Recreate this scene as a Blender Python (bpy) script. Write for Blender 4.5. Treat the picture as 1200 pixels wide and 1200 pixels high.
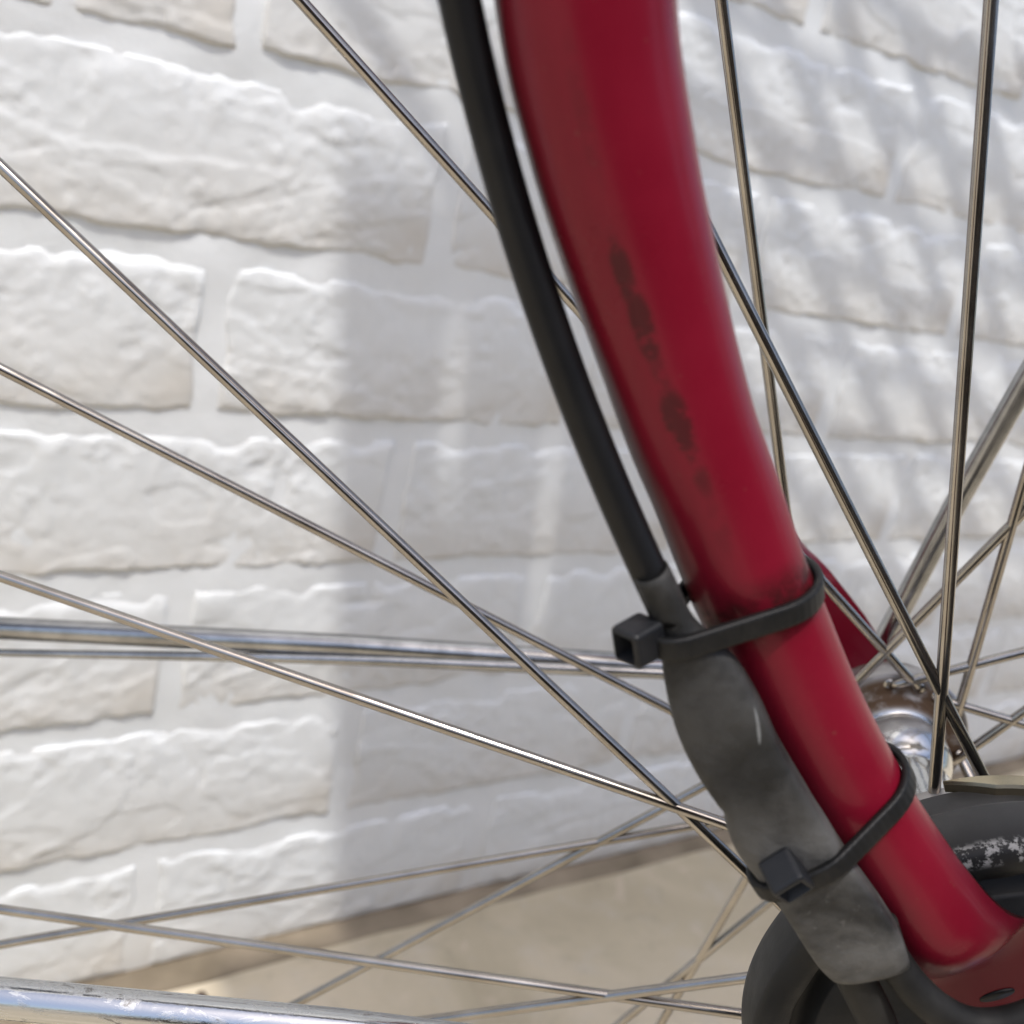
import bpy, bmesh, math, random
import numpy as np
from mathutils import Vector, Matrix, noise as mnoise

for o in list(bpy.data.objects): bpy.data.objects.remove(o, do_unlink=True)
S = bpy.context.scene
COL = S.collection
random.seed(4); rng = np.random.default_rng(7)
rad = math.radians

# ------------------------------------------------------------------ camera
CAM_H = 0.44058
cam_d = bpy.data.cameras.new('camera'); cam = bpy.data.objects.new('camera', cam_d); COL.objects.link(cam)
RX = Vector((0.8191753, -0.5378090, 0.1992820)); RY = Vector((-0.0106265, -0.3616299, -0.9322612)); RZ = Vector((0.5734447, 0.7615677, -0.3019533))
m = Matrix.Identity(4)
for i in range(3): m[i][0] = RX[i]; m[i][1] = -RY[i]; m[i][2] = -RZ[i]
m.translation = Vector((0, 0, CAM_H)); cam.matrix_world = m
cam_d.sensor_width = 36; cam_d.lens = 39.6; cam_d.clip_start = 0.01; cam_d.clip_end = 600
cam_d.dof.use_dof = True; cam_d.dof.focus_distance = 0.175; cam_d.dof.aperture_fstop = 39.6 / 1.6
S.camera = cam

# ------------------------------------------------------------------ light
SX, SZ = -0.50, 2.80                                  # direction to the sun, per metre towards the viewer's side of the wall
to_sun = Vector((SX, -1.0, SZ)).normalized()
SUN_EL = math.asin(to_sun.z); SUN_AZ = math.atan2(to_sun.x, to_sun.y)
wd = bpy.data.worlds.new('World'); S.world = wd; wd.use_nodes = True
nt = wd.node_tree; bg = nt.nodes['Background']
sky = nt.nodes.new('ShaderNodeTexSky'); sky.sky_type = 'NISHITA'; sky.sun_disc = False
sky.sun_elevation = SUN_EL; sky.sun_rotation = SUN_AZ; sky.air_density = 1.0; sky.dust_density = 3.6; sky.ozone_density = 1.3
nt.links.new(sky.outputs['Color'], bg.inputs['Color']); bg.inputs['Strength'].default_value = 0.15
sl = bpy.data.lights.new('sun', 'SUN'); sl.energy = 2.0; sl.angle = rad(0.53); sl.color = (1.0, 0.97, 0.93)
sun = bpy.data.objects.new('sun', sl); COL.objects.link(sun)
sun.rotation_euler = to_sun.to_track_quat('Z', 'Y').to_euler()
S.view_settings.view_transform = 'Standard'; S.view_settings.look = 'None'; S.view_settings.exposure = 0.62; S.view_settings.gamma = 1.0
S.render.engine = 'CYCLES'
S.render.resolution_x = S.render.resolution_y = 1024

# ------------------------------------------------------------------ helpers
def tag(o, label=None, cat=None, group=None, kind=None):
    for k, v in (('label', label), ('category', cat), ('group', group), ('kind', kind)):
        if v: o[k] = v
    return o
def empty(name, loc=(0, 0, 0)):
    o = bpy.data.objects.new(name, None); o.empty_display_size = .02; COL.objects.link(o); o.location = loc; return o
def link(name, me, mat=None, parent=None, smooth=True):
    if mat is not None and not me.materials: me.materials.append(mat)
    if smooth:
        me.polygons.foreach_set('use_smooth', [True] * len(me.polygons))
    o = bpy.data.objects.new(name, me); COL.objects.link(o)
    if parent is not None: o.parent = parent
    return o
def mesh(name, v, f):
    me = bpy.data.meshes.new(name); me.from_pydata([tuple(p) for p in v], [], f); me.update(); return me
def smooth_path(pts, n):
    """Catmull-Rom through pts, n samples"""
    P = np.array(pts, float); k = len(P)
    s = np.r_[0, np.cumsum(np.linalg.norm(np.diff(P, axis=0), axis=1))]
    ss = np.linspace(0, s[-1], n); out = []
    T = np.zeros_like(P)
    for i in range(k):
        a, b = max(i - 1, 0), min(i + 1, k - 1); T[i] = (P[b] - P[a]) / (s[b] - s[a])
    for x in ss:
        i = min(max(np.searchsorted(s, x, side='right') - 1, 0), k - 2); h = s[i + 1] - s[i]; t = (x - s[i]) / h
        out.append((2*t**3-3*t**2+1)*P[i] + (t**3-2*t**2+t)*h*T[i] + (-2*t**3+3*t**2)*P[i+1] + (t**3-t**2)*h*T[i+1])
    return np.array(out)
def loft(name, rings, cap=True, uv=True, vlen=None):
    """closed rings (n x m x 3) -> mesh with UV (around, along)"""
    R = np.array(rings); n, mm = R.shape[:2]
    v = [tuple(p) for p in R.reshape(-1, 3)]
    f = [(i*mm+j, i*mm+(j+1) % mm, (i+1)*mm+(j+1) % mm, (i+1)*mm+j) for i in range(n-1) for j in range(mm)]
    if cap:
        f.append(tuple(range(mm-1, -1, -1))); f.append(tuple((n-1)*mm+j for j in range(mm)))
    me = mesh(name, v, f)
    if uv:
        c = R.mean(1); s = np.r_[0, np.cumsum(np.linalg.norm(np.diff(c, axis=0), axis=1))]
        U = me.uv_layers.new(name='UVMap').data
        for p in me.polygons[:(n-1)*mm]:
            i, j = divmod(p.index, mm)
            for li, (a, b) in zip(p.loop_indices, ((j, i), (j+1, i), (j+1, i+1), (j, i+1))):
                U[li].uv = (a / mm, s[b])
    bm = bmesh.new(); bm.from_mesh(me); bmesh.ops.recalc_face_normals(bm, faces=bm.faces); bm.to_mesh(me); bm.free()
    return me
def frames(P):
    T = np.gradient(P, axis=0); T /= np.linalg.norm(T, axis=1)[:, None]
    ref = np.array([0, 0, 1.0]) if abs(T[0][2]) < .8 else np.array([1.0, 0, 0])
    N = []
    for t in T:
        n = ref - t * (ref @ t); n /= np.linalg.norm(n); N.append(n); ref = n
    N = np.array(N); B = np.cross(T, N); return T, N, B
def tube(name, pts, r, seg=16, n=None, cap=True):
    P = np.array(pts, float) if n is None else smooth_path(pts, n)
    rr = np.full(len(P), r) if np.isscalar(r) else np.interp(np.linspace(0, 1, len(P)), np.linspace(0, 1, len(r)), r)
    T, N, B = frames(P); th = np.linspace(0, 2*math.pi, seg, endpoint=False)
    return loft(name, [[P[i] + rr[i]*(math.cos(a)*N[i] + math.sin(a)*B[i]) for a in th] for i in range(len(P))], cap)
def lathe(name, prof, seg=72, cap=True):
    """prof (w, r) about the local Z axis"""
    th = np.linspace(0, 2*math.pi, seg, endpoint=False)
    return loft(name, [[(r*math.cos(a), r*math.sin(a), w) for a in th] for w, r in prof], cap)
def box_bm(sx, sy, sz, bev=0, seg=2):
    bm = bmesh.new(); bmesh.ops.create_cube(bm, size=1); bmesh.ops.scale(bm, vec=(sx, sy, sz), verts=bm.verts)
    if bev: bmesh.ops.bevel(bm, geom=bm.edges[:], offset=bev, segments=seg, profile=.5, affect='EDGES')
    return bm
def bm_mesh(name, bm):
    me = bpy.data.meshes.new(name); bmesh.ops.recalc_face_normals(bm, faces=bm.faces); bm.to_mesh(me); bm.free(); return me
def bool_noise(p, s, off=(0, 0, 0)): return mnoise.noise(Vector((p[0]*s+off[0], p[1]*s+off[1], p[2]*s+off[2])))
# vectorised value noise for the wall relief
_perm = rng.random((256, 256))
def vnoise(x, y):
    xi = np.floor(x).astype(int); yi = np.floor(y).astype(int); fx = x - xi; fy = y - yi
    fx = fx*fx*fx*(fx*(fx*6-15)+10); fy = fy*fy*fy*(fy*(fy*6-15)+10)
    g = lambda a, b: _perm[a % 256, b % 256]
    return (g(xi, yi)*(1-fx)*(1-fy) + g(xi+1, yi)*fx*(1-fy) + g(xi, yi+1)*(1-fx)*fy + g(xi+1, yi+1)*fx*fy) * 2 - 1
def fbm(x, y, o=4):
    a = 0; k = 1.0
    for i in range(o): a = a + k*vnoise(x*2**i + 17.3*i, y*2**i - 9.1*i); k *= .5
    return a
def sstep(a, b, x):
    t = np.clip((x-a)/(b-a), 0, 1); return t*t*(3-2*t)

# ------------------------------------------------------------------ materials
class NT:
    def __init__(s, name):
        s.m = bpy.data.materials.new(name); s.m.use_nodes = True; s.t = s.m.node_tree; s.b = s.t.nodes['Principled BSDF']
    def n(s, typ, **kw):
        nd = s.t.nodes.new(typ)
        for k, v in kw.items():
            if k.startswith('i_'): nd.inputs[k[2:].replace('_', ' ')].default_value = v
            else: setattr(nd, k, v)
        return nd
    def l(s, a, b): s.t.links.new(a, b)
    def coord(s, kind='Object', scale=(1, 1, 1)):
        c = s.n('ShaderNodeTexCoord'); mp = s.n('ShaderNodeMapping'); mp.inputs['Scale'].default_value = scale
        s.l(c.outputs[kind], mp.inputs['Vector']); return mp.outputs['Vector']
    def noise(s, vec, scale, detail=4, rough=.55, dist=0):
        t = s.n('ShaderNodeTexNoise'); t.inputs['Scale'].default_value = scale; t.inputs['Detail'].default_value = detail
        t.inputs['Roughness'].default_value = rough; t.inputs['Distortion'].default_value = dist
        if vec is not None: s.l(vec, t.inputs['Vector'])
        return t.outputs['Fac']
    def ramp(s, fac, stops):
        r = s.n('ShaderNodeValToRGB'); e = r.color_ramp.elements
        while len(e) < len(stops): e.new(.5)
        for el, (p, c) in zip(e, stops): el.position = p; el.color = c if len(c) == 4 else (*c, 1)
        s.l(fac, r.inputs['Fac']); return r.outputs['Color']
    def rng(s, v, a, b, c=0., d=1., smooth=True):
        r = s.n('ShaderNodeMapRange'); r.interpolation_type = 'SMOOTHSTEP' if smooth else 'LINEAR'
        for nm, x in (('From Min', a), ('From Max', b), ('To Min', c), ('To Max', d)): r.inputs[nm].default_value = x
        s.l(v, r.inputs['Value']); return r.outputs['Result']
    def math(s, op, a, b=None):
        nd = s.n('ShaderNodeMath', operation=op)
        for i, x in enumerate((a, b)):
            if x is None: continue
            if isinstance(x, (int, float)): nd.inputs[i].default_value = x
            else: s.l(x, nd.inputs[i])
        return nd.outputs[0]
    def mix(s, fac, a, b):
        nd = s.n('ShaderNodeMix', data_type='RGBA')
        for sock, x in ((nd.inputs[0], fac), (nd.inputs[6], a), (nd.inputs[7], b)):
            if isinstance(x, (int, float)): sock.default_value = x
            elif isinstance(x, tuple): sock.default_value = (*x, 1) if len(x) == 3 else x
            else: s.l(x, sock)
        return nd.outputs[2]
    def sep(s, v):
        x = s.n('ShaderNodeSeparateXYZ'); s.l(v, x.inputs[0]); return x.outputs
    def bump(s, h, strength=.3, dist=.001):
        b = s.n('ShaderNodeBump'); b.inputs['Strength'].default_value = strength; b.inputs['Distance'].default_value = dist
        s.l(h, b.inputs['Height']); s.l(b.outputs['Normal'], s.b.inputs['Normal'])
    def set(s, col=None, rough=None, metal=None, **kw):
        for nm, x in (('Base Color', col), ('Roughness', rough), ('Metallic', metal), *[(k.replace('_', ' '), v) for k, v in kw.items()]):
            if x is None: continue
            if isinstance(x, (int, float)): s.b.inputs[nm].default_value = x
            elif isinstance(x, tuple): s.b.inputs[nm].default_value = (*x, 1) if len(x) == 3 else x
            else: s.l(x, s.b.inputs[nm])
        return s
M = {}
# white wall paint, a little grubby
a = NT('white_wall_paint'); v = a.coord('Object')
n1 = a.noise(v, 9, 5); n2 = a.noise(v, 60, 5, .6)
c = a.ramp(n1, [(.3, (.745, .765, .762)), (.7, (.805, .822, .822))])
c = a.mix(a.rng(n2, .62, .8, 0, .35), c, (.60, .58, .54))
xyz = a.sep(v)
def spot(px, pz, sx, sz, tilt=0.0):
    dx = a.math('SUBTRACT', xyz[0], px); dz = a.math('SUBTRACT', xyz[2], pz)
    dx = a.math('SUBTRACT', dx, a.math('MULTIPLY', dz, tilt))
    q = a.math('ADD', a.math('POWER', a.math('DIVIDE', dx, sx), 2.0), a.math('POWER', a.math('DIVIDE', dz, sz), 2.0))
    return a.rng(q, 1.0, .15)
mk = None
for s_ in ((.1862, .4065, .0022, .0075, .35), (.2043, .4000, .0018, .002, 0), (.1735, .442, .003, .006, .3), (.169, .466, .003, .004, 0), (.181, .493, .004, .005, 0)):
    k = spot(*s_); mk = k if mk is None else a.math('MAXIMUM', mk, k)
mk = a.math('MULTIPLY', mk, a.rng(n2, .35, .6, .3, .75))
c = a.mix(mk, c, (.80, .42, .38))
mk2 = a.math('MULTIPLY', spot(.286, .308, .006, .003, 0), .5); c = a.mix(mk2, c, (.66, .54, .40))
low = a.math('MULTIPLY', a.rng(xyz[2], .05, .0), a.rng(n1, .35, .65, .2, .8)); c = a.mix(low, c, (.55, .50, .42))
a.set(c, .58); n3 = a.noise(v, 420, 4, .6); n4 = a.noise(v, 140, 4, .6)
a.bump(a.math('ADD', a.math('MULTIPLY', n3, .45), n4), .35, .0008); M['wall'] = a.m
# smooth beige concrete floor
a = NT('beige_concrete'); v = a.coord('Object')
n1 = a.noise(v, 7, 5, .6, .6); n2 = a.noise(v, 45, 5, .6)
c = a.ramp(n1, [(.32, (.38, .325, .225)), (.5, (.46, .40, .285)), (.68, (.57, .495, .375))]); n5 = a.noise(v, 22, 6, .7, 1.2); c = a.mix(a.rng(n5, .52, .68, 0, .45), c, (.30, .26, .185)); c = a.mix(a.rng(n5, .42, .34, 0, .4), c, (.62, .53, .42)); c = a.mix(a.rng(n2, .5, .75, 0, .5), c, (.50, .46, .385)); c = a.mix(a.rng(a.noise(v, 600, 3, .7), .60, .75, 0, .45), c, (.25, .215, .16))
a.set(c, .6); a.bump(n2, .15, .002); M['floor'] = a.m
a = NT('dirt_in_corner'); v = a.coord('Object'); n1 = a.noise(v, 25, 4, .5)
a.set(a.ramp(n1, [(.3, (.15, .12, .08)), (.7, (.30, .245, .175))]), .9); a.bump(n1, .15, .002); M['dirt'] = a.m
# red paint with darker rear side, dirt round the ties and dark scuffs (UV: u around, v metres along the blade)
def red_paint(name, scuffs, tone_and_dirt=False):
    a = NT(name); a.set(Specular_IOR_Level=.15); v = a.coord('Object'); uv = list(a.sep(a.coord('UV'))); uv[1] = a.math('ADD', uv[1], .0934)
    n1 = a.noise(v, 60, 5); n2 = a.noise(v, 330, 6, .7)
    c = a.ramp(n1, [(.3, (.150, .0045, .0150)), (.7, (.178, .0054, .0185))])
    g = None
    for (u0, du, v0, dv, st) in scuffs:
        q = a.math('ADD', a.math('POWER', a.math('DIVIDE', a.math('SUBTRACT', uv[0], u0), du), 2.0), a.math('POWER', a.math('DIVIDE', a.math('SUBTRACT', uv[1], v0), dv), 2.0))
        k = a.math('MULTIPLY', a.rng(q, 1.0, 0.0), st); g = k if g is None else a.math('MAXIMUM', g, k)
    if g is not None:
        gm = a.rng(a.math('MULTIPLY', g, a.rng(n2, .32, .54, .15, 1.0)), .14, .9, 0, .74); c = a.mix(gm, c, (.028, .005, .006))
    if tone_and_dirt:                                             # darker brown along the rear side and tip; dirt round the ties
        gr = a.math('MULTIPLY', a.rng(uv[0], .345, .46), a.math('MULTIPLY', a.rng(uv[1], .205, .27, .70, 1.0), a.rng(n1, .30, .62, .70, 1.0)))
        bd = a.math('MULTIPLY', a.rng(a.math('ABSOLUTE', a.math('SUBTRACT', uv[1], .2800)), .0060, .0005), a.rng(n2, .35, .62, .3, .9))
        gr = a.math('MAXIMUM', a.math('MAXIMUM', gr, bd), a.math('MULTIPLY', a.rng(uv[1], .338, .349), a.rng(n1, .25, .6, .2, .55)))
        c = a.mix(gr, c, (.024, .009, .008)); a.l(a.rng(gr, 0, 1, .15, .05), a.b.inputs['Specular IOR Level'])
    d = a.rng(a.noise(v, 900, 3, .7), .66, .76, 0, .5); c = a.mix(d, c, (.16, .05, .04))
    a.set(c, a.rng(n1, .3, .7, .26, .40), 0.0, Coat_Weight=.12, Coat_Roughness=.08); a.bump(n2, .05, .0003); return a.m
M['red_far'] = red_paint('red_paint_plain', [])
# steel of the spokes, tarnished
a = NT('spoke_steel'); v = a.coord('Object'); n1 = a.noise(v, 700, 4, .7); n2 = a.noise(v, 90, 3)
c = a.ramp(n2, [(.3, (.30, .275, .245)), (.7, (.41, .385, .355))]); c = a.mix(a.rng(n1, .70, .78, 0, .5), c, (.12, .10, .08))
a.set(c, a.rng(n2, .3, .7, .15, .22), 1.0); M['spoke'] = a.m
a = NT('worn_chrome'); v = a.coord('Object'); n1 = a.noise(v, 160, 6, .7, .4); n2 = a.noise(v, 45, 4)
c = a.mix(a.rng(n1, .60, .68, 0, .8), (.70, .70, .70), (.20, .18, .155))
a.set(c, a.rng(n2, .3, .7, .07, .22), 1.0); a.bump(n1, .06, .0005); M['chrome'] = a.m
a = NT('pitted_chrome'); v = a.coord('Object', (1, 3, 3)); n1 = a.noise(v, 130, 6, .75, .6); n2 = a.noise(v, 45, 4)
c = a.mix(a.rng(n1, .60, .67, 0, .75), (.52, .525, .53), (.13, .115, .10)); a.set(c, a.rng(n1, .5, .62, .10, .40), 1.0); a.bump(n1, .08, .0005); M['stay'] = a.m
a = NT('dull_chrome'); v = a.coord('Object'); n1 = a.noise(v, 110, 5, .65); a.set(a.ramp(n1, [(.35, (.27, .27, .27)), (.7, (.44, .44, .44))]), .2, 1.0); M['dull'] = a.m
# hub: chrome with rust on the flange (object space: w along Z)
a = NT('rusty_chrome_hub'); v = a.coord('Object'); z = a.sep(v)[2]; n1 = a.noise(v, 170, 5, .65)
r = a.n('ShaderNodeVectorMath', operation='LENGTH'); mp = a.n('ShaderNodeMapping'); mp.inputs['Scale'].default_value = (1, 1, 0); a.l(v, mp.inputs['Vector']); a.l(mp.outputs[0], r.inputs[0])
rust = a.math('MULTIPLY', a.rng(r.outputs['Value'], .0100, .0118), a.rng(a.math('ADD', a.math('MULTIPLY', r.outputs['Value'], -34.0), n1), .02, -.12, .15, 1.0))
rust = a.math('MULTIPLY', a.rng(r.outputs['Value'], .0100, .0115), a.rng(n1, .34, .52, .55, 1.0))
rust = a.math('MULTIPLY', rust, a.rng(r.outputs['Value'], .0172, .0150, .40, 1.0))
c = a.mix(rust, (.60, .60, .59), (.105, .062, .034)); a.set(c, a.math('ADD', a.math('MULTIPLY', rust, .6), .15), a.math('SUBTRACT', 1.0, a.math('MULTIPLY', rust, .85)))
a.bump(n1, .12, .0006); M['hub'] = a.m
a = NT('brassy_plate'); v = a.coord('Object'); n1 = a.noise(v, 200, 4); a.set(a.ramp(n1, [(.3, (.40, .34, .22)), (.7, (.54, .47, .34))]), .24, 1.0); M['brass'] = a.m
# black drum with worn white ridge
a = NT('black_drum_enamel'); v = a.coord('Object'); n1 = a.noise(v, 120, 5, .6); n2 = a.noise(v, 520, 5, .7); xyz = a.sep(v)
r = a.n('ShaderNodeVectorMath', operation='LENGTH'); mp = a.n('ShaderNodeMapping'); mp.inputs['Scale'].default_value = (1, 1, 0); a.l(v, mp.inputs['Vector']); a.l(mp.outputs[0], r.inputs[0])
c = a.ramp(n1, [(.3, (.011, .011, .0107)), (.7, (.020, .020, .020))])
dust = a.math('MULTIPLY', a.rng(xyz[2], .0845, .076), a.rng(n1, .3, .7, .5, 1.0)); dust = a.math('MULTIPLY', dust, a.rng(xyz[1], .0, .03))
c = a.mix(a.math('MULTIPLY', dust, .8), c, (.066, .065, .063))
ridge = a.math('MULTIPLY', a.rng(xyz[2], .0872, .0856), a.rng(xyz[2], .0822, .0838)); ridge = a.math('MULTIPLY', ridge, a.rng(r.outputs['Value'], .0385, .0400))
ridge = a.math('MULTIPLY', ridge, a.math('MULTIPLY', a.rng(n2, .49, .58), a.rng(a.noise(v, 70, 3), .42, .52)))
ridge = a.math('MULTIPLY', ridge, a.math('MULTIPLY', a.rng(xyz[0], -.0245, -.0225), a.rng(xyz[1], .02, .03)))
c = a.mix(ridge, c, (.34, .335, .32)); a.set(c, a.rng(n1, .3, .7, .42, .6), 0.0); a.bump(n2, .12, .0006); a.set(Specular_IOR_Level=0.3); M['drum'] = a.m
a = NT('black_plastic'); v = a.coord('Object'); n1 = a.noise(v, 400, 4, .6); a.set(a.ramp(n1, [(.3, (.008, .0085, .010)), (.7, (.013, .0135, .0155))]), .42); a.bump(n1, .12, .0003); a.set(Specular_IOR_Level=0.3); M['tie'] = a.m
a = NT('dusty_tie_plastic'); v = a.coord('Object'); n1 = a.noise(v, 300, 5, .6); a.set(a.ramp(n1, [(.35, (.006, .0062, .0065)), (.75, (.014, .0135, .013))]), .5); a.bump(n1, .2, .0003); a.set(Specular_IOR_Level=0.25); M['strap'] = a.m
a = NT('black_cable_housing'); v = a.coord('Object'); n1 = a.noise(v, 130, 5, .6); a.set(a.ramp(n1, [(.35, (.004, .004, .0045)), (.8, (.009, .009, .009))]), .42); a.bump(n1, .06, .0004); a.set(Specular_IOR_Level=0.25); M['cable'] = a.m
a = NT('dusty_cable'); v = a.coord('Object'); n1 = a.noise(v, 170, 5, .6); a.set(a.ramp(n1, [(.35, (.007, .0068, .0062)), (.8, (.024, .023, .021))]), .6); a.set(Specular_IOR_Level=0.25); M['cable_dusty'] = a.m
# dusty rubber sleeve (UV v metres along)
a = NT('dusty_rubber_sleeve'); v = a.coord('Object'); uv = a.sep(a.coord('UV')); n1 = a.noise(v, 75, 5, .55, .3); n2 = a.noise(v, 330, 5, .6)
c = a.ramp(n2, [(.3, (.012, .012, .0116)), (.7, (.023, .0226, .0218))])
cl_ = a.math('MULTIPLY', a.rng(n1, .34, .66), a.rng(uv[1], .030, .052, .38, 1.0)); c = a.mix(a.math('MULTIPLY', cl_, .85), c, (.125, .123, .118))
sx_ = a.math('DIVIDE', a.math('ADD', a.math('SUBTRACT', uv[0], .150), a.math('MULTIPLY', a.math('SUBTRACT', uv[1], .0245), -16.0)), .013)
sq = a.math('ADD', a.math('POWER', sx_, 2.0), a.math('POWER', a.math('DIVIDE', a.math('SUBTRACT', uv[1], .0245), .0026), 2.0))
c = a.mix(a.math('MULTIPLY', a.rng(sq, 1.0, .55), a.rng(n2, .35, .5)), c, (.17, .175, .175))
st = a.noise(v, 520, 4, .7); c = a.mix(a.math('MULTIPLY', a.rng(st, .60, .70), a.rng(uv[1], .048, .056, .04, .35)), c, (.15, .147, .14))
a.set(c, a.rng(n2, .3, .7, .52, .7)); a.bump(a.math('ADD', a.math('MULTIPLY', n1, 1.6), n2), .35, .0009); a.set(Specular_IOR_Level=0.25); M['sleeve'] = a.m
a = NT('grey_scuff'); a.set((.20, .20, .20), .6); M['scuff'] = a.m
a = NT('rubber_tyre'); a.set((.02, .02, .02), .8); M['tyre'] = a.m
a = NT('alloy_rim'); a.set((.6, .6, .6), .3, 1.0); M['rim'] = a.m
a = NT('weathered_timber'); v = a.coord('Object', (30, 30, 3)); n1 = a.noise(v, 3, 5, .6); a.set(a.ramp(n1, [(.3, (.14, .10, .07)), (.7, (.30, .23, .16))]), .8); M['wood'] = a.m
a = NT('dark_stained_timber'); v = a.coord('Object', (30, 30, 3)); n1 = a.noise(v, 3, 5, .6); a.set(a.ramp(n1, [(.3, (.030, .020, .015)), (.7, (.07, .048, .035))]), .75); M['dark_wood'] = a.m
a = NT('dark_seed'); a.set((.05, .028, .02), .8); M['seed'] = a.m

# ------------------------------------------------------------------ ground
def ground():
    xs = np.r_[-200, -40, -8, -2, np.linspace(-.6, 1.6, 90), 3, 9, 40, 200]; ys = np.r_[-200, -40, -8, -2, np.linspace(-.4, .6, 60), 2, 9, 40, 200]
    v = []; 
    for y in ys:
        for x in xs:
            near = -.6 < x < 1.6 and -.4 < y < .6
            v.append((x, y, float(fbm(np.array(x*9.), np.array(y*9.), 3))*.0007 if near else 0.0))
    n = len(xs); f = [(j*n+i, j*n+i+1, (j+1)*n+i+1, (j+1)*n+i) for j in range(len(ys)-1) for i in range(n-1)]
    tag(link('floor', mesh('floor', v, f), M['floor']), kind='structure')
ground()
# dirty mortar bead in the corner between floor and wall
WY = 0.46433                                    # wall plane (joint surface), bricks stand proud towards -Y
def bead():
    xs = np.linspace(-.6, 1.9, 420); rings = []
    for x in xs:
        w = .012 + .002*float(fbm(np.array(x*14.), np.array(3.3), 3)); h = .0045 + .0008*float(fbm(np.array(x*18.), np.array(8.1), 3))
        rings.append([(x, WY+.002, -.003), (x, WY-.004-w, -.002), (x, WY-.004-w*.75, .0012), (x, WY-.004-w*.35, h*.5), (x, WY-.004-w*.1, h*.9), (x, WY+.002, h)])
    tag(link('dirt_strip', loft('dirt_strip', rings), M['dirt']), kind='structure')
bead()

# ------------------------------------------------------------------ white brick wall
PITCH, BL = .075, .2031
BED0, EVEN, ODD = .4557, .1727, .2743           # height of one bed joint, X of one vertical joint in even / odd courses
wall_r = empty('brick_wall', (.6, WY, 0)); tag(wall_r, 'white painted rough brick wall standing behind the bicycle wheel', 'wall')
def wall_core():
    xs = np.r_[np.linspace(-.70, 1.95, 520)]; zs = np.linspace(0, 1.36, 260)
    X, Z = np.meshgrid(xs, zs)
    Y = WY + .0007*fbm(X*30, Z*30, 3) + .0003*fbm(X*120, Z*120, 3)
    v = np.c_[X.ravel(), Y.ravel(), Z.ravel()] - np.array(wall_r.location); n = len(xs); k = len(zs)
    f = [(j*n+i, j*n+i+1, (j+1)*n+i+1, (j+1)*n+i) for j in range(k-1) for i in range(n-1)]
    b = len(v); L = wall_r.location
    v = np.r_[v, np.array([(-.70, WY+.11, 0), (1.95, WY+.11, 0), (1.95, WY+.11, 1.36), (-.70, WY+.11, 1.36)]) - np.array(L)]
    c = (0, n-1, k*n-1, (k-1)*n)
    f += [(b+1, b, b+3, b+2), (c[3], c[2], b+2, b+3), (c[0], c[3], b+3, b), (c[2], c[1], b+1, b+2)]
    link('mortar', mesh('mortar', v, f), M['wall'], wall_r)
wall_core()
DENTS = [(.2138, .2694, .0032, .0055, 3.0), (.2108, .2630, .0035, .003, 1.4), (.2705, .2200, .0022, .0075, 2.6), (.2670, .2085, .0085, .0022, 2.0)]
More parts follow.
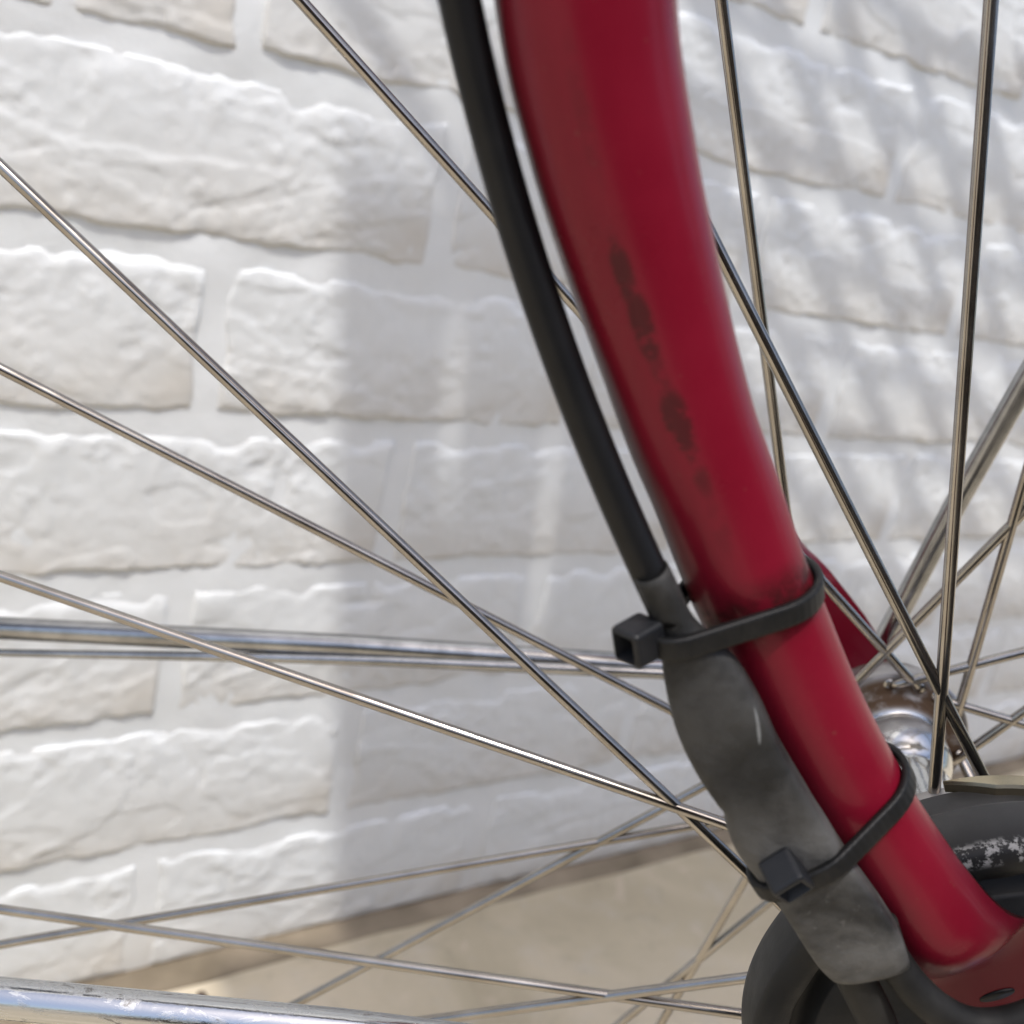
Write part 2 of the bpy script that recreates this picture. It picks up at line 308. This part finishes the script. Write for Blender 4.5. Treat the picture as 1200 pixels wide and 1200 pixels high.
def brick(cx, z0, z1, hi, idx):
    lx, lz = BL - .012, z1 - z0
    step = .00125 if hi else .006
    nx, nz = max(int(lx/step), 6), max(int(lz/step), 5)
    x = np.linspace(-.5, .5, nx)*lx; z = np.linspace(0, 1, nz)*lz
    X, Z = np.meshgrid(x, z); GX, GZ = X + cx, Z + z0
    o1, o2 = 31.7*idx, 12.9*idx
    # wobbly outline
    X = X + .0016*vnoise(GX*0 + np.sign(X)*3 + o1, GZ*55 + o2)*np.abs(X)/(lx/2)
    zc = Z - lz/2
    Z = Z + (.0011*vnoise(GX*38 + o1, np.sign(zc)*5 + o2) + .0007*vnoise(GX*130 + o1, np.sign(zc)*7 + o2))*np.abs(zc)/(lz/2)
    dx = lx/2 - np.abs(np.linspace(-.5, .5, nx)*lx)[None, :] + 0*Z; zz_ = np.linspace(0, 1, nz)*lz; dz = np.minimum(zz_, (lz - zz_)*.30)[:, None] + 0*X    # crisp lower edge, paint-softened upper edge
    d = np.minimum(dx, dz) + .0012*fbm(GX*60+o1, GZ*60+o2, 2)
    prof = np.sqrt(np.clip(d/.0020, 0, 1)*(2-np.clip(d/.0020, 0, 1)))
    base = .0011 + .0004*fbm(GX*11+o1, GZ*17+o2, 2)
    n1 = fbm(GX*15+o1+1.8*vnoise(GX*9, GZ*14), GZ*30-o2, 3); s1 = sstep(.05, .16, n1)
    n2 = fbm(GX*22-o1, GZ*40+o2, 3); s2 = sstep(.38, .46, n2)
    n3 = fbm(GX*13+o2, GZ*34+o1, 4); ridge = np.exp(-(n3/.045)**2)*sstep(.0, .5, vnoise(GX*12+o1, GZ*12))
    h = base + .00042*s1 - .00036*s2 + .00010*ridge + .00018*fbm(GX*70+o1, GZ*90, 3) + (.00006 + .00024*sstep(-.2, .4, fbm(GX*18-o2, GZ*24+o1, 2)))*fbm(GX*190, GZ*210, 3)
    edge = sstep(.016, .002, d)*(.00036*fbm(GX*110+o1, GZ*60+o2, 2)); h = h + edge
    for (px, pz, sx, sz, dep) in DENTS:
        h = h - dep*.001*np.exp(-((GX-px)/sx)**2 - ((GZ-pz)/sz)**2)
    H = h*prof - .0006*(1-prof)
    P = np.stack([X, -H, Z], -1).reshape(-1, 3)
    f = [(j*nx+i, j*nx+i+1, (j+1)*nx+i+1, (j+1)*nx+i) for j in range(nz-1) for i in range(nx-1)]
    # skirt into the mortar
    border = [i for i in range(nx)] + [j*nx+nx-1 for j in range(1, nz)] + [(nz-1)*nx+i for i in range(nx-2, -1, -1)] + [j*nx for j in range(nz-2, 0, -1)]
    b = len(P); P = np.r_[P, P[border] * np.array([1, 0, 1]) + np.array([0, .006, 0])]; k = len(border)
    f += [(border[(i+1) % k], border[i], b+i, b+(i+1) % k) for i in range(k)]
    f.append(tuple(b+i for i in range(k-1, -1, -1)))
    o = link('brick', mesh('brick', P, f), M['wall'], wall_r)
    o.location = Vector((cx, WY, z0)) - wall_r.location
idx = 0
for k in range(-12, 7):                          # k-th course below the bed joint at BED0
    zb = BED0 - k*PITCH; z0, z1 = zb, zb + PITCH - .0115
    if k == 6: z0 = .0045
    off = EVEN if k % 2 == 0 else ODD
    for n in range(-4, 9):
        cx = off + BL/2 + n*BL
        if cx < -.60 or cx > 1.86: continue
        idx += 1
        brick(cx, z0, z1, -.05 < cx < 1.0 and k >= -3, idx)

# ------------------------------------------------------------------ the bicycle: a frame on the front wheel axle, X forward, Y up, Z towards the viewer
HUB = Vector((.21109849, .12762999, .33543583))
T_ = Vector((.81411552, -.58070296, 0)); V_ = Vector((-.06573744, -.09216049, .99357186)); A_ = Vector((-.57697011, -.80888227, -.11320321))
bike = empty('bicycle', (HUB.x, HUB.y, 0)); tag(bike, 'bicycle front wheel and red fork with black zip tied cable, by the white wall', 'bicycle')
WM = Matrix.Identity(4)
for i in range(3): WM[i][0], WM[i][1], WM[i][2] = T_[i], V_[i], A_[i]
WM.translation = HUB - bike.location
def part(name, me, mat, sub=None, smooth=True):
    o = link(name, me, mat, sub if sub is not None else bike, smooth)
    if sub is None: o.matrix_basis = WM
    return o
G = {"spokes": [[1, -0.20632, 0.17104, -0.0262, 0.00117, 0.01465, 0.00045], [-1, -0.16604, 0.21036, -0.02703, -0.00244, 0.02388, -0.0523], [1, -0.12221, 0.23851, -0.02638, -0.01461, -0.00642, 0.00151], [-1, -0.07329, 0.25778, -0.02657, -0.01203, 0.02077, -0.05227], [1, 0.0798, 0.25584, -0.02331, -0.0152, 0.00577, 0.00061], [1, -0.02803, 0.26653, -0.02484, 0.01154, 0.0091, 0.00037], [1, 0.21444, 0.16075, -0.02225, -0.00415, 0.0141, 0.00049], [1, 0.26797, -0.00371, -0.02159, 0.00673, 0.01307, 0.0004], [1, 0.14253, 0.22696, -0.01941, 0.01457, -0.00193, 0.00024], [-1, -0.23708, 0.12496, -0.02692, -0.01788, -0.01601, -0.05313], [1, -0.25707, 0.07576, -0.02638, -0.00627, -0.01697, 0.0014], [-1, -0.26687, 0.02459, -0.0265, -0.02363, 0.00422, -0.05227], [1, -0.2429, -0.11324, -0.02644, 0.00183, -0.01459, 0.00116], [-1, -0.25641, -0.07797, -0.02704, 0.0056, -0.03172, -0.05333], [1, -0.20081, -0.17749, -0.0264, -0.01443, 0.00282, 0.0007], [-1, -0.22439, -0.14653, -0.0266, -0.01533, -0.01847, -0.05231], [1, -0.12949, -0.23464, -0.02627, 0.00717, -0.01283, 0.0008], [1, -0.06432, -0.26017, -0.02621, -0.01378, -0.00512, 0.00073]],
  "cable": [[-0.1153, 0.143, -0.0952], [-0.11373, 0.1385, -0.09487], [-0.11203, 0.134, -0.09464], [-0.11021, 0.1295, -0.09451], [-0.10825, 0.125, -0.09447], [-0.10616, 0.1205, -0.09453], [-0.10394, 0.116, -0.09468], [-0.10159, 0.1115, -0.09492], [-0.09911, 0.107, -0.09527], [-0.09649, 0.1025, -0.0957], [-0.09375, 0.098, -0.09624], [-0.09088, 0.0935, -0.09687], [-0.08787, 0.089, -0.09759], [-0.08474, 0.0845, -0.09841], [-0.08147, 0.08, -0.09932], [-0.07808, 0.0755, -0.10033], [-0.07455, 0.071, -0.10144]],
  "sleeve": [[[-0.07994, 0.07525, -0.1012], [-0.0767, 0.07772, -0.1012]], [[-0.07781, 0.0721, -0.1012], [-0.07465, 0.07505, -0.1012]], [[-0.0758, 0.06919, -0.1012], [-0.07239, 0.07202, -0.1012]], [[-0.07464, 0.06659, -0.1012], [-0.06959, 0.07007, -0.1012]], [[-0.07375, 0.06388, -0.1012], [-0.06627, 0.06776, -0.1012]], [[-0.07091, 0.05794, -0.1012], [-0.06218, 0.06331, -0.1012]], [[-0.06729, 0.05283, -0.1012], [-0.05831, 0.05815, -0.1012]], [[-0.06342, 0.04863, -0.1012], [-0.05467, 0.05401, -0.1012]], [[-0.06215, 0.0475, -0.1012], [-0.05324, 0.05244, -0.1012]], [[-0.06123, 0.04534, -0.1012], [-0.05163, 0.05063, -0.1012]], [[-0.05904, 0.0421, -0.1012], [-0.04877, 0.04764, -0.1012]], [[-0.05588, 0.03904, -0.1012], [-0.04601, 0.0447, -0.1012]], [[-0.0526, 0.03608, -0.1012], [-0.04388, 0.0425, -0.1012]], [[-0.04935, 0.0326, -0.1012], [-0.0412, 0.03998, -0.1012]], [[-0.04589, 0.02863, -0.1012], [-0.03843, 0.03729, -0.1012]], [[-0.04337, 0.02598, -0.1012], [-0.03542, 0.03402, -0.1012]], [[-0.04153, 0.02448, -0.1012], [-0.0325, 0.02944, -0.1012]]],
  "cableA": [[-0.04186, 0.03013, -0.1012], [-0.03794, 0.02436, -0.1012], [-0.03243, 0.01717, -0.1012], [-0.02746, 0.00947, -0.1012]],
  "cableB": [[-0.03758, 0.03353, -0.102], [-0.03418, 0.02849, -0.102], [-0.02807, 0.024, -0.102], [-0.02176, 0.0224, -0.102], [-0.01583, 0.02493, -0.102], [-0.01078, 0.02938, -0.102]]}
def q(p): return (p[0], p[1], -p[2])             # stored as (forward, up, away)
# hub shell with flanges
prof = [(-.006, .004), (-.006, .0155), (-.0022, .0166), (.0000, .0171), (.0012, .0171), (.0020, .0166), (.0022, .0130), (.0024, .0121), (.0036, .0118), (.0048, .0116), (.0054, .0110), (.0058, .0101),
        (.0062, .0098), (.0075, .0104), (.0095, .0107), (.0120, .0106), (.0145, .0099), (.0165, .0088), (.0178, .0080), (.0188, .0079), (.0205, .0082), (.0230, .0081), (.0300, .0080), (.0380, .0086), (.0460, .0110), (.0500, .0160),
        (.0510, .0255), (.0520, .0262), (.0545, .0262), (.0555, .0255), (.0560, .0130), (.0760, .0130), (.0760, .004)]
hub = part('wheel_hub', lathe('wheel_hub', prof, 96), M['hub'])
# spoke holes sunk in the far flange: small dark eyelets
for side, *c in G['spokes']:
    O, I = np.array(q(c[:3])), np.array(q(c[3:]))
    d = (I - O)/np.linalg.norm(I - O)
    r_ = .00105
    pts = [O, O + (I-O)*.25, O + (I-O)*.5, O + (I-O)*.75, I - d*.004, I - d*.001, I + d*.0006 + np.array([0, 0, -.0009 if side > 0 else -.001])]
    pts = [p + np.array([0, 0, .0030 if side > 0 else .0015]) * min(1, max(0, (np.linalg.norm(p-O)/np.linalg.norm(I-O)-.2)/.8)) * (1 if side > 0 else 0) for p in pts]
    bm = bmesh.new(); bm.from_mesh(tube('spoke', pts, r_, 14))
    hd = bmesh.ops.create_uvsphere(bm, u_segments=12, v_segments=8, radius=.0017)['verts']
    e = pts[-1]; bmesh.ops.scale(bm, vec=(1, 1, .6), verts=hd); bmesh.ops.translate(bm, vec=Vector(e), verts=hd)
    part('spoke', bm_mesh('spoke', bm), M['spoke'], hub)
# a few more spokes that stay outside the picture
have = [(s[0], math.atan2(s[2], s[1])) for s in G['spokes']]
for i in range(36):
    th = 2*math.pi*i/36 + .05; side = 1 if i % 2 else -1
    O = np.array([.268*math.cos(th), .268*math.sin(th), .0265])
    if not (-.7 < math.atan2(math.sin(th+1.0), math.cos(th+1.0)) < .75): continue
    t2 = th + (.9 if (i//2) % 2 else -.9); rr = .0148 if side > 0 else .024
    I = np.array([rr*math.cos(t2), rr*math.sin(t2), .002 if side > 0 else .0525])
    part('spoke', tube('spoke', [O, (O+I)/2, I], .00105, 10), M['spoke'], hub)
# rim and tyre
th = np.linspace(0, 2*math.pi, 121)[:-1]
def ring(name, sec, mat):
    rings = [[((r)*math.cos(a), (r)*math.sin(a), z) for z, r in sec] for a in th]
    rings.append(rings[0]); part(name, loft(name, rings, cap=False), M[mat])
ring('rim', [(.0145, .271), (.0385, .271), (.0395, .278), (.0395, .284), (.0375, .284), (.0365, .276), (.0165, .276), (.0155, .284), (.0135, .284), (.0135, .278)], 'rim')
ring('tyre', [(.0265+.0215*math.cos(b), .3045+.030*math.sin(b)) for b in np.linspace(0, 2*math.pi, 17)[:-1]], 'tyre')
# brake drum
def drum():
    me = lathe('brake_drum', [(.0735, .012), (.0735, .0385), (.0745, .0408), (.0755, .0414), (.0770, .0415), (.0838, .0415), (.0845, .0412), (.0849, .0404), (.0852, .0392), (.0852, .0366), (.0846, .0362), (.0800, .0360), (.0800, .0325), (.0836, .0322), (.0842, .0315), (.0842, .0215), (.0850, .0205), (.0862, .0195), (.0862, .0085)], 160)
    for v in me.vertices:
        r = math.hypot(v.co.x, v.co.y)
        if v.co.z > .084 and .0355 < r < .037:
            a = math.atan2(v.co.y, v.co.x); k = 1 + .018*mnoise.noise(Vector((math.cos(a)*9, math.sin(a)*9, 2)))
            v.co.x *= k; v.co.y *= k
    part('brake_drum', me, M['drum'])
drum()
# curved plate behind the drum: a sector with a bevelled end
def plate():
    a0, a1, n = rad(28), rad(118.5), 200; rings = []
    for i in range(n):
        a = a0 + (a1-a0)*i/(n-1); ta = min(1, (n-1-i)/26.0)
        zb = .0615; zt = .0615 + .0006 + .0024*ta
        rings.append([(r*math.cos(a), r*math.sin(a), z) for r, z in ((.0338, zb), (.0353, zb), (.0358, zb+.0003), (.0358, zt-.0003), (.0353, zt), (.0338, zt))])
    part('backing_plate', loft('backing_plate', rings), M['brass'], smooth=False)
    part('backing_plate_core', lathe('backing_plate_core', [(.0622, .006), (.0622, .0336), (.0628, .0340), (.0740, .0340), (.0740, .006)], 80), M['drum'])
plate()
# fork blades
C_ = [(-.139, .243, .0106), (-.119, .191, .0098), (-.1058, .1560, .0093), (-.0974, .1293, .0088), (-.0922, .1178, .00842), (-.0874, .1088, .00805), (-.0814, .0983, .00755), (-.0767, .0905, .00735), (-.0729, .0850, .00725),
      (-.0658, .0743, .00718), (-.0616, .0688, .00712), (-.0538, .0584, .00705), (-.0466, .0499, .0070), (-.0405, .0432, .0070), (-.0315, .0345, .0070), (-.0268, .0302, .0073)]
def blade(name, zc, mat, out, sh=(0, 0)):
    P = np.array([(x - sh[0], y - sh[1], zc) for x, y, r in C_]); rr = [c[2] for c in C_]
    Ps = smooth_path(P, 110); s = np.r_[0, np.cumsum(np.linalg.norm(np.diff(P, axis=0), axis=1))]; rs = np.interp(np.linspace(0, s[-1], 110), s, rr)
    secs = [(p, r, r, 0.0) for p, r in zip(Ps, rs)]
    d = np.array([.71, -.70, 0.])
    e = Ps[-1]
    for (t, b, c, dz) in ((.0025, .0077, .0066, 0), (.0048, .0083, .0058, 0), (.0068, .0089, .0046, -.0008), (.0083, .0093, .0034, -.0018), (.0096, .0096, .0024, -.0030), (.0112, .0098, .0019, -.0036), (.015, .0102, .0018, -.0038), (.022, .0108, .0018, -.0038), (.032, .0108, .0018, -.0038), (.042, .0112, .0018, -.0038), (.048, .0085, .0016, -.0038), (.0505, .004, .0014, -.0038)):
        secs.append((e + d*t + np.array([0, 0, dz*out]), b, c, 0))
    PP = np.array([x[0] for x in secs]); T = np.gradient(PP, axis=0); T[:, 2] = 0; T /= np.linalg.norm(T, axis=1)[:, None]
    A = np.linspace(0, 2*math.pi, 48, endpoint=False); rings = []
    for (p, b, c, _), t in zip(secs, T):
        n = np.array([-t[1], t[0], 0.])
        if n[0] < 0: n = -n
        rings.append([p + n*b*math.cos(a) + np.array([0, 0, c*math.sin(a)]) for a in A])
    return part(name, loft(name, rings), M[mat])
# scuffs: (around, half width, along, half length, strength); the viewer faces around = .25
sl_ = lambda x: x
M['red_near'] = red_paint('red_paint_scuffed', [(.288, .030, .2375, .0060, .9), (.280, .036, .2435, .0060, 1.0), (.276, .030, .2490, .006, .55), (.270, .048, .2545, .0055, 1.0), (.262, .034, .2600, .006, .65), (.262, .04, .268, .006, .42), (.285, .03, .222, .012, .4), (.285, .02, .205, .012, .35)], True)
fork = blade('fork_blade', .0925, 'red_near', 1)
blade('fork_blade', -.0225, 'red_far', -1, (.0034, .0036))
# dark disc on the near blade's flattened end, standing for the hole's shade
part('slot_shade_disc', lathe('slot_shade_disc', [(0, .0001), (0, .0021), (.0004, .0021), (.0004, .0001)], 24), M['cable'], fork).matrix_basis = Matrix.Translation((-.0124, .0168, .0902)) @ Matrix.Rotation(rad(38), 4, 'Z') @ Matrix.Diagonal((1.2, .42, 1, 1))
part('axle_nut', lathe('axle_nut', [(.0900, .004), (.0900, .0085), (.0980, .0085), (.0985, .0075), (.0985, .004)], 6), M['chrome'], smooth=False)
part('axle_nut', lathe('axle_nut', [(-.026, .004), (-.026, .0085), (-.034, .0085), (-.0345, .0075), (-.0345, .004)], 6), M['chrome'], smooth=False)
part('axle', lathe('axle', [(-.038, .001), (-.038, .0045), (.103, .0045), (.103, .001)], 20), M['chrome'])
# stays
part('mudguard_stay', tube('mudguard_stay', [(-.305, -.0395, .090), (-.155, -.0200, .092), (-.128, -.0163, .092), (-.103, -.0129, .092), (-.02, -.002, .0945)], .0030, 24), M['stay'])
part('mudguard_stay', tube('mudguard_stay', [(-.330, -.0585, -.027), (-.2115, -.0372, -.027), (-.1258, -.0222, -.027), (-.0753, -.0143, -.027), (.0, -.002, -.026)], .0029, 20), M['dull'])
part('brake_rod', tube('brake_rod', [(-.330, -.0680, -.024), (-.210, -.0424, -.024), (-.125, -.0244, -.024), (-.073, -.0147, -.024), (-.048, -.0101, -.024), (0, -.001, -.024)], [.0008, .0008, .0010, .0013, .0015, .0015], 14, 30), M['dull'])
part('basket_stay', tube('basket_stay', [(.045, .330, -.024), (.0228, .1700, -.024), (.0097, .0776, -.024), (.0055, .0481, -.024), (.0019, .0123, -.0245), (.0005, .000, -.025)], .0025, 20), M['dull'])
# cable, sleeve and the two leads that leave it
cab = [q(p) for p in G['cable']]
up = [(-.1585, .27, .088), (-.1435, .23, .0915), (-.1275, .18, .0945)]
part('brake_cable', tube('brake_cable', up + cab, .00212, 24, 120), M['cable'])
def sleeve():
    ht = [.00245, .00240, .00240, .0026, .0029, .0031, .0031, .0031, .0031, .0030, .0030, .0030, .0030, .0030, .0029, .0027, .0022]
    ex = [1, 1, 1, .85, .6, .5, .46, .46, .46, .46, .46, .46, .46, .46, .48, .55, .7]
    Ls = smooth_path([q(a) for a, b in G['sleeve']], 70); Rs = smooth_path([q(b) for a, b in G['sleeve']], 70)
    H = np.interp(np.linspace(0, 16, 70), range(17), ht); E = np.interp(np.linspace(0, 16, 70), range(17), ex)
    A = np.linspace(0, 2*math.pi, 44, endpoint=False); rings = []
    for i in range(70):
        c = (Ls[i]+Rs[i])/2; hx = (Rs[i]-Ls[i])/2; ring_ = []
        for a in A:
            ca, sa = math.cos(a), math.sin(a)
            x = math.copysign(abs(ca)**E[i], ca); z = math.copysign(abs(sa)**E[i], sa)
            dent = .00035*mnoise.noise(Vector((c[0]*160, c[1]*160, a*.8)))
            ring_.append(c + hx*x + np.array([0, 0, (H[i] + dent)*z]))
        rings.append(ring_)
    # open mouth at the top, hollow lip at the bottom
    r0 = np.array(rings[0]); c = r0.mean(0); r1 = np.array(rings[-1]); c1 = r1.mean(0); dn = c1 - np.array(rings[-4]).mean(0)
    rings.append(c1 + (r1-c1)*.93 + dn*.05); rings.append(c1 + (r1-c1)*.82 - dn*.3)
    rings.insert(0, c + (r0-c)*.90 ); rings.insert(0, c + (r0-c)*.86 + (np.array(rings[4]).mean(0)-c))
    return part('cable_sleeve', loft('cable_sleeve', rings), M['sleeve'])
slv = sleeve()
part('cable_lead', tube('cable_lead', [(p[0], p[1], z) for p, z in zip(G['cableA'], (.1000, .1000, .1000, .1005))], .0026, 20, 40), M['cable_dusty'])
part('cable_lead', tube('cable_lead', [(p[0], p[1], z) for p, z in zip(G['cableB'], (.1000, .1005, .1022, .1028, .1026, .1010))], .0023, 20, 60), M['cable_dusty'])
# zip ties: a strap loop round blade and sleeve, plus its head
def hull(pts):
    pts = sorted(set(map(tuple, pts)))
    def half(ps):
        h = []
        for p in ps:
            while len(h) > 1 and (h[-1][0]-h[-2][0])*(p[1]-h[-2][1]) - (h[-1][1]-h[-2][1])*(p[0]-h[-2][0]) <= 0: h.pop()
            h.append(p)
        return h
    a, b = half(pts), half(pts[::-1]); return np.array(a[:-1] + b[:-1])
def strap_loop(R, dn, parts_pts, width, thick):
    """R a point of the plane (x, y), dn the plane's normal (x, y)"""
    dn = np.array([dn[0], dn[1], 0.]); dn /= np.linalg.norm(dn); e1 = np.array([-dn[1], dn[0], 0.]); e1 = e1 if e1[0] > 0 else -e1
    O = np.array([R[0], R[1], 0.]); uv = []
    for P in parts_pts:
        for p in P: uv.append(((p-O) @ e1, p[2]))
    Hh = hull(np.round(uv, 6)); c = Hh.mean(0)
    Hc = np.r_[Hh, Hh[:1]]; s = np.r_[0, np.cumsum(np.linalg.norm(np.diff(Hc, axis=0), axis=1))]; ss = np.linspace(0, s[-1], 289)[:-1]
    L = np.c_[np.interp(ss, s, Hc[:, 0]), np.interp(ss, s, Hc[:, 1])]
    for _ in range(10): L = (np.roll(L, 1, 0) + 2*L + np.roll(L, -1, 0))/4
    tg = np.roll(L, -1, 0) - np.roll(L, 1, 0); tg /= np.linalg.norm(tg, axis=1)[:, None]; nr = np.c_[tg[:, 1], -tg[:, 0]]
    L = L + nr*.00035; rings = []
    h = width/2
    t0 = thick
    for i, (p, n) in enumerate(zip(L, nr)):
        thick = t0 - (.00004 if i % 5 < 2 else 0)          # shallow teeth
        base = O + e1*p[0] + np.array([0, 0, p[1]]); N = e1*n[0] + np.array([0, 0, n[1]])
        rings.append([base + dn*x + N*y for x, y in ((-h, 0), (h, 0), (h, thick*.75), (h*.9, thick*.97), (h*.6, thick), (-h*.6, thick), (-h*.9, thick*.97), (-h, thick*.75))])
    rings.append(rings[0]); return rings, O, e1, dn
def blade_ring(i0):                                  # blade cross-section near a station, as points
    x, y, r = i0; A = np.linspace(0, 2*math.pi, 40, endpoint=False); n = np.array([.75, .66, 0.]); return [np.array([x, y, .0925]) + n*r*math.cos(a) + np.array([0, 0, r*math.sin(a)]) for a in A]
def sleeve_pts(k, half):
    (a, b) = G['sleeve'][k]; a, b = np.array(q(a)), np.array(q(b)); c, hx = (a+b)/2, (b-a)/2
    return [c + hx*math.copysign(abs(math.cos(t))**.75, math.cos(t)) + np.array([0, 0, half*math.copysign(abs(math.sin(t))**.75, math.sin(t))]) for t in np.linspace(0, 2*math.pi, 30)]
def tie(R, dn, bl, k, half, width, head, tilt):
    rings, O, e1, d = strap_loop(R, dn, [blade_ring(bl), sleeve_pts(k, half)], width, .00095)
    t = part('zip_tie', loft('zip_tie', rings, cap=False), M['strap'])
    bm = box_bm(.0047, .0044, .0043, .0006, 3)
    # square socket in the +X face
    fs = [f for f in bm.faces if f.normal.x > .99]; f = max(fs, key=lambda f: f.calc_area())
    r = bmesh.ops.inset_individual(bm, faces=[f], thickness=.00165, depth=0); bmesh.ops.translate(bm, vec=(-.0032, 0, 0), verts=f.verts)
    h = part('tie_head', bm_mesh('tie_head', bm), M['tie'], t, smooth=False); h.matrix_basis = Matrix.Translation(head) @ tilt
    return t
def basis(x, y):
    x = Vector(x).normalized(); y = Vector(y); y = (y - x*y.dot(x)).normalized(); z = x.cross(y)
    mm = Matrix.Identity(4)
    for i in range(3): mm[i][0], mm[i][1], mm[i][2] = x[i], y[i], z[i]
    return mm
tie((-.0583, .0752), (.363, -.932), (-.0640, .0718, .0073), 2, .0024, .0028, (-.0778, .0686, .1030), basis((-.70, -.25, .66), (.363, -.932, 0)))
tie((-.0390, .0520), (.669, -.743), (-.0442, .0472, .0070), 11, .0031, .0026, (-.0535, .0426, .1056), basis((.38, -.22, .90), (.72, .66, .2)))

# ------------------------------------------------------------------ small things on the floor
bm = bmesh.new(); bmesh.ops.create_icosphere(bm, subdivisions=3, radius=.0028)
for v in bm.verts: v.co *= 1 + .25*mnoise.noise(v.co*400); v.co.z *= .7
o = link('seed', bm_mesh('seed', bm), M['seed']); o.location = (.199, .437, .0018); tag(o, 'small dark brown seed lying on the beige floor near the wall', 'seed')

# ------------------------------------------------------------------ unseen slatted panel, added overhead to cast the soft wall shadows
PZ, LZ = 2.0, 1.02                                             # heights of the boards and of the lattice under them
scr = empty('added_shade_panel', (.3, -.1, PZ)); tag(scr, 'unseen timber panel of boards and lattice added overhead to cast the wall shadows', 'added shadow caster')
def pw(X, Z, pz=None):                                         # wall point -> point of the panel (panel's own space)
    pz = pz or PZ; k = (pz - Z) / SZ; return Vector((X + SX*k, WY - k, pz)) - scr.location
def slat(name, A, B, width, dz, th=.006):
    a, b = Vector(A), Vector(B); L = (b-a).length; bm = box_bm(width, th, L, .001, 1)
    o = link(name, bm_mesh(name, bm), M['wood'], scr, smooth=False); d = (b-a).normalized()
    o.matrix_basis = Matrix.Translation((a+b)/2 + Vector((0, 0, dz))) @ basis(d.cross(Vector((0, 0, 1))) * -1, (0, 0, 1))
def board(xc, w, top, low=-1.4, lean=-.16):                    # xc at wall height .3, leaning
    slat('board', pw(xc + lean*(low-.3), low), pw(xc + lean*(top-.3), top), w, 0)
board(.2675, .059, .42); board(.3330, .057, .44); board(.421, .103, .47)
for i in range(5): board(.523 + i*.102, .1005, .185)
for i in range(9): board(.212 + i*.098, .100, -.03)
def lath(A, B, w, dz, pz=None):                                          # flat lath whose shadow on the wall runs from A to B, w = half its shadow's width (x, z)
    v = [pw(p[0]+k*w[0], p[1]+k*w[1], pz) + Vector((0, 0, dz+h)) for h in (0, .003) for p, k in ((A, -1), (B, -1), (B, 1), (A, 1))]
    link('added_lattice_slat', mesh('added_lattice_slat', v, [(3, 2, 1, 0), (4, 5, 6, 7), (0, 1, 5, 4), (1, 2, 6, 5), (2, 3, 7, 6), (3, 0, 4, 7)]), M['wood'], scr, smooth=False)
for xg, spans in ((.3005, ((-.03, .255), (.345, .43))), (.367, ((-.03, .175), (.295, .44)))):
    for z0, z1 in spans: lath((xg - .16*(z0-.3), z0), (xg - .16*(z1-.3), z1), (.0085, 0), .004)
v1 = (.059, -.011); dB = (.75, -.66)
for i in range(8):
    x, z = .50, .550 - .0464*i
    lath((x - v1[0]*2.0, z - v1[1]*2.0), (x + v1[0]*8, z + v1[1]*8), (0, .0062), .006, LZ)
for i in range(15):
    x, z = .28 + .059*i, .42
    lath((x - .148, z + .130), (x + .33, z - .29), (.0128, -.0024), 0, LZ)

# ------------------------------------------------------------------ unseen dark fence, added behind the viewer to darken reflections and sky fill
fen = empty('added_dark_fence', (.2, -1.25, 0)); tag(fen, 'unseen dark timber fence added behind the viewer to darken reflections', 'added fence')
for i in range(26):
    o = link('added_fence_board', bm_mesh('added_fence_board', box_bm(.142, .02, 1.0 + .02*random.random(), .004, 1)), M['dark_wood'], fen, smooth=False); o.location = (-1.95 + i*.15, 0, .50)
for z in (.22, .8):
    o = link('added_fence_rail', bm_mesh('added_fence_rail', box_bm(4.0, .05, .09, .004, 1)), M['dark_wood'], fen, smooth=False); o.location = (-.05, -.036, z)
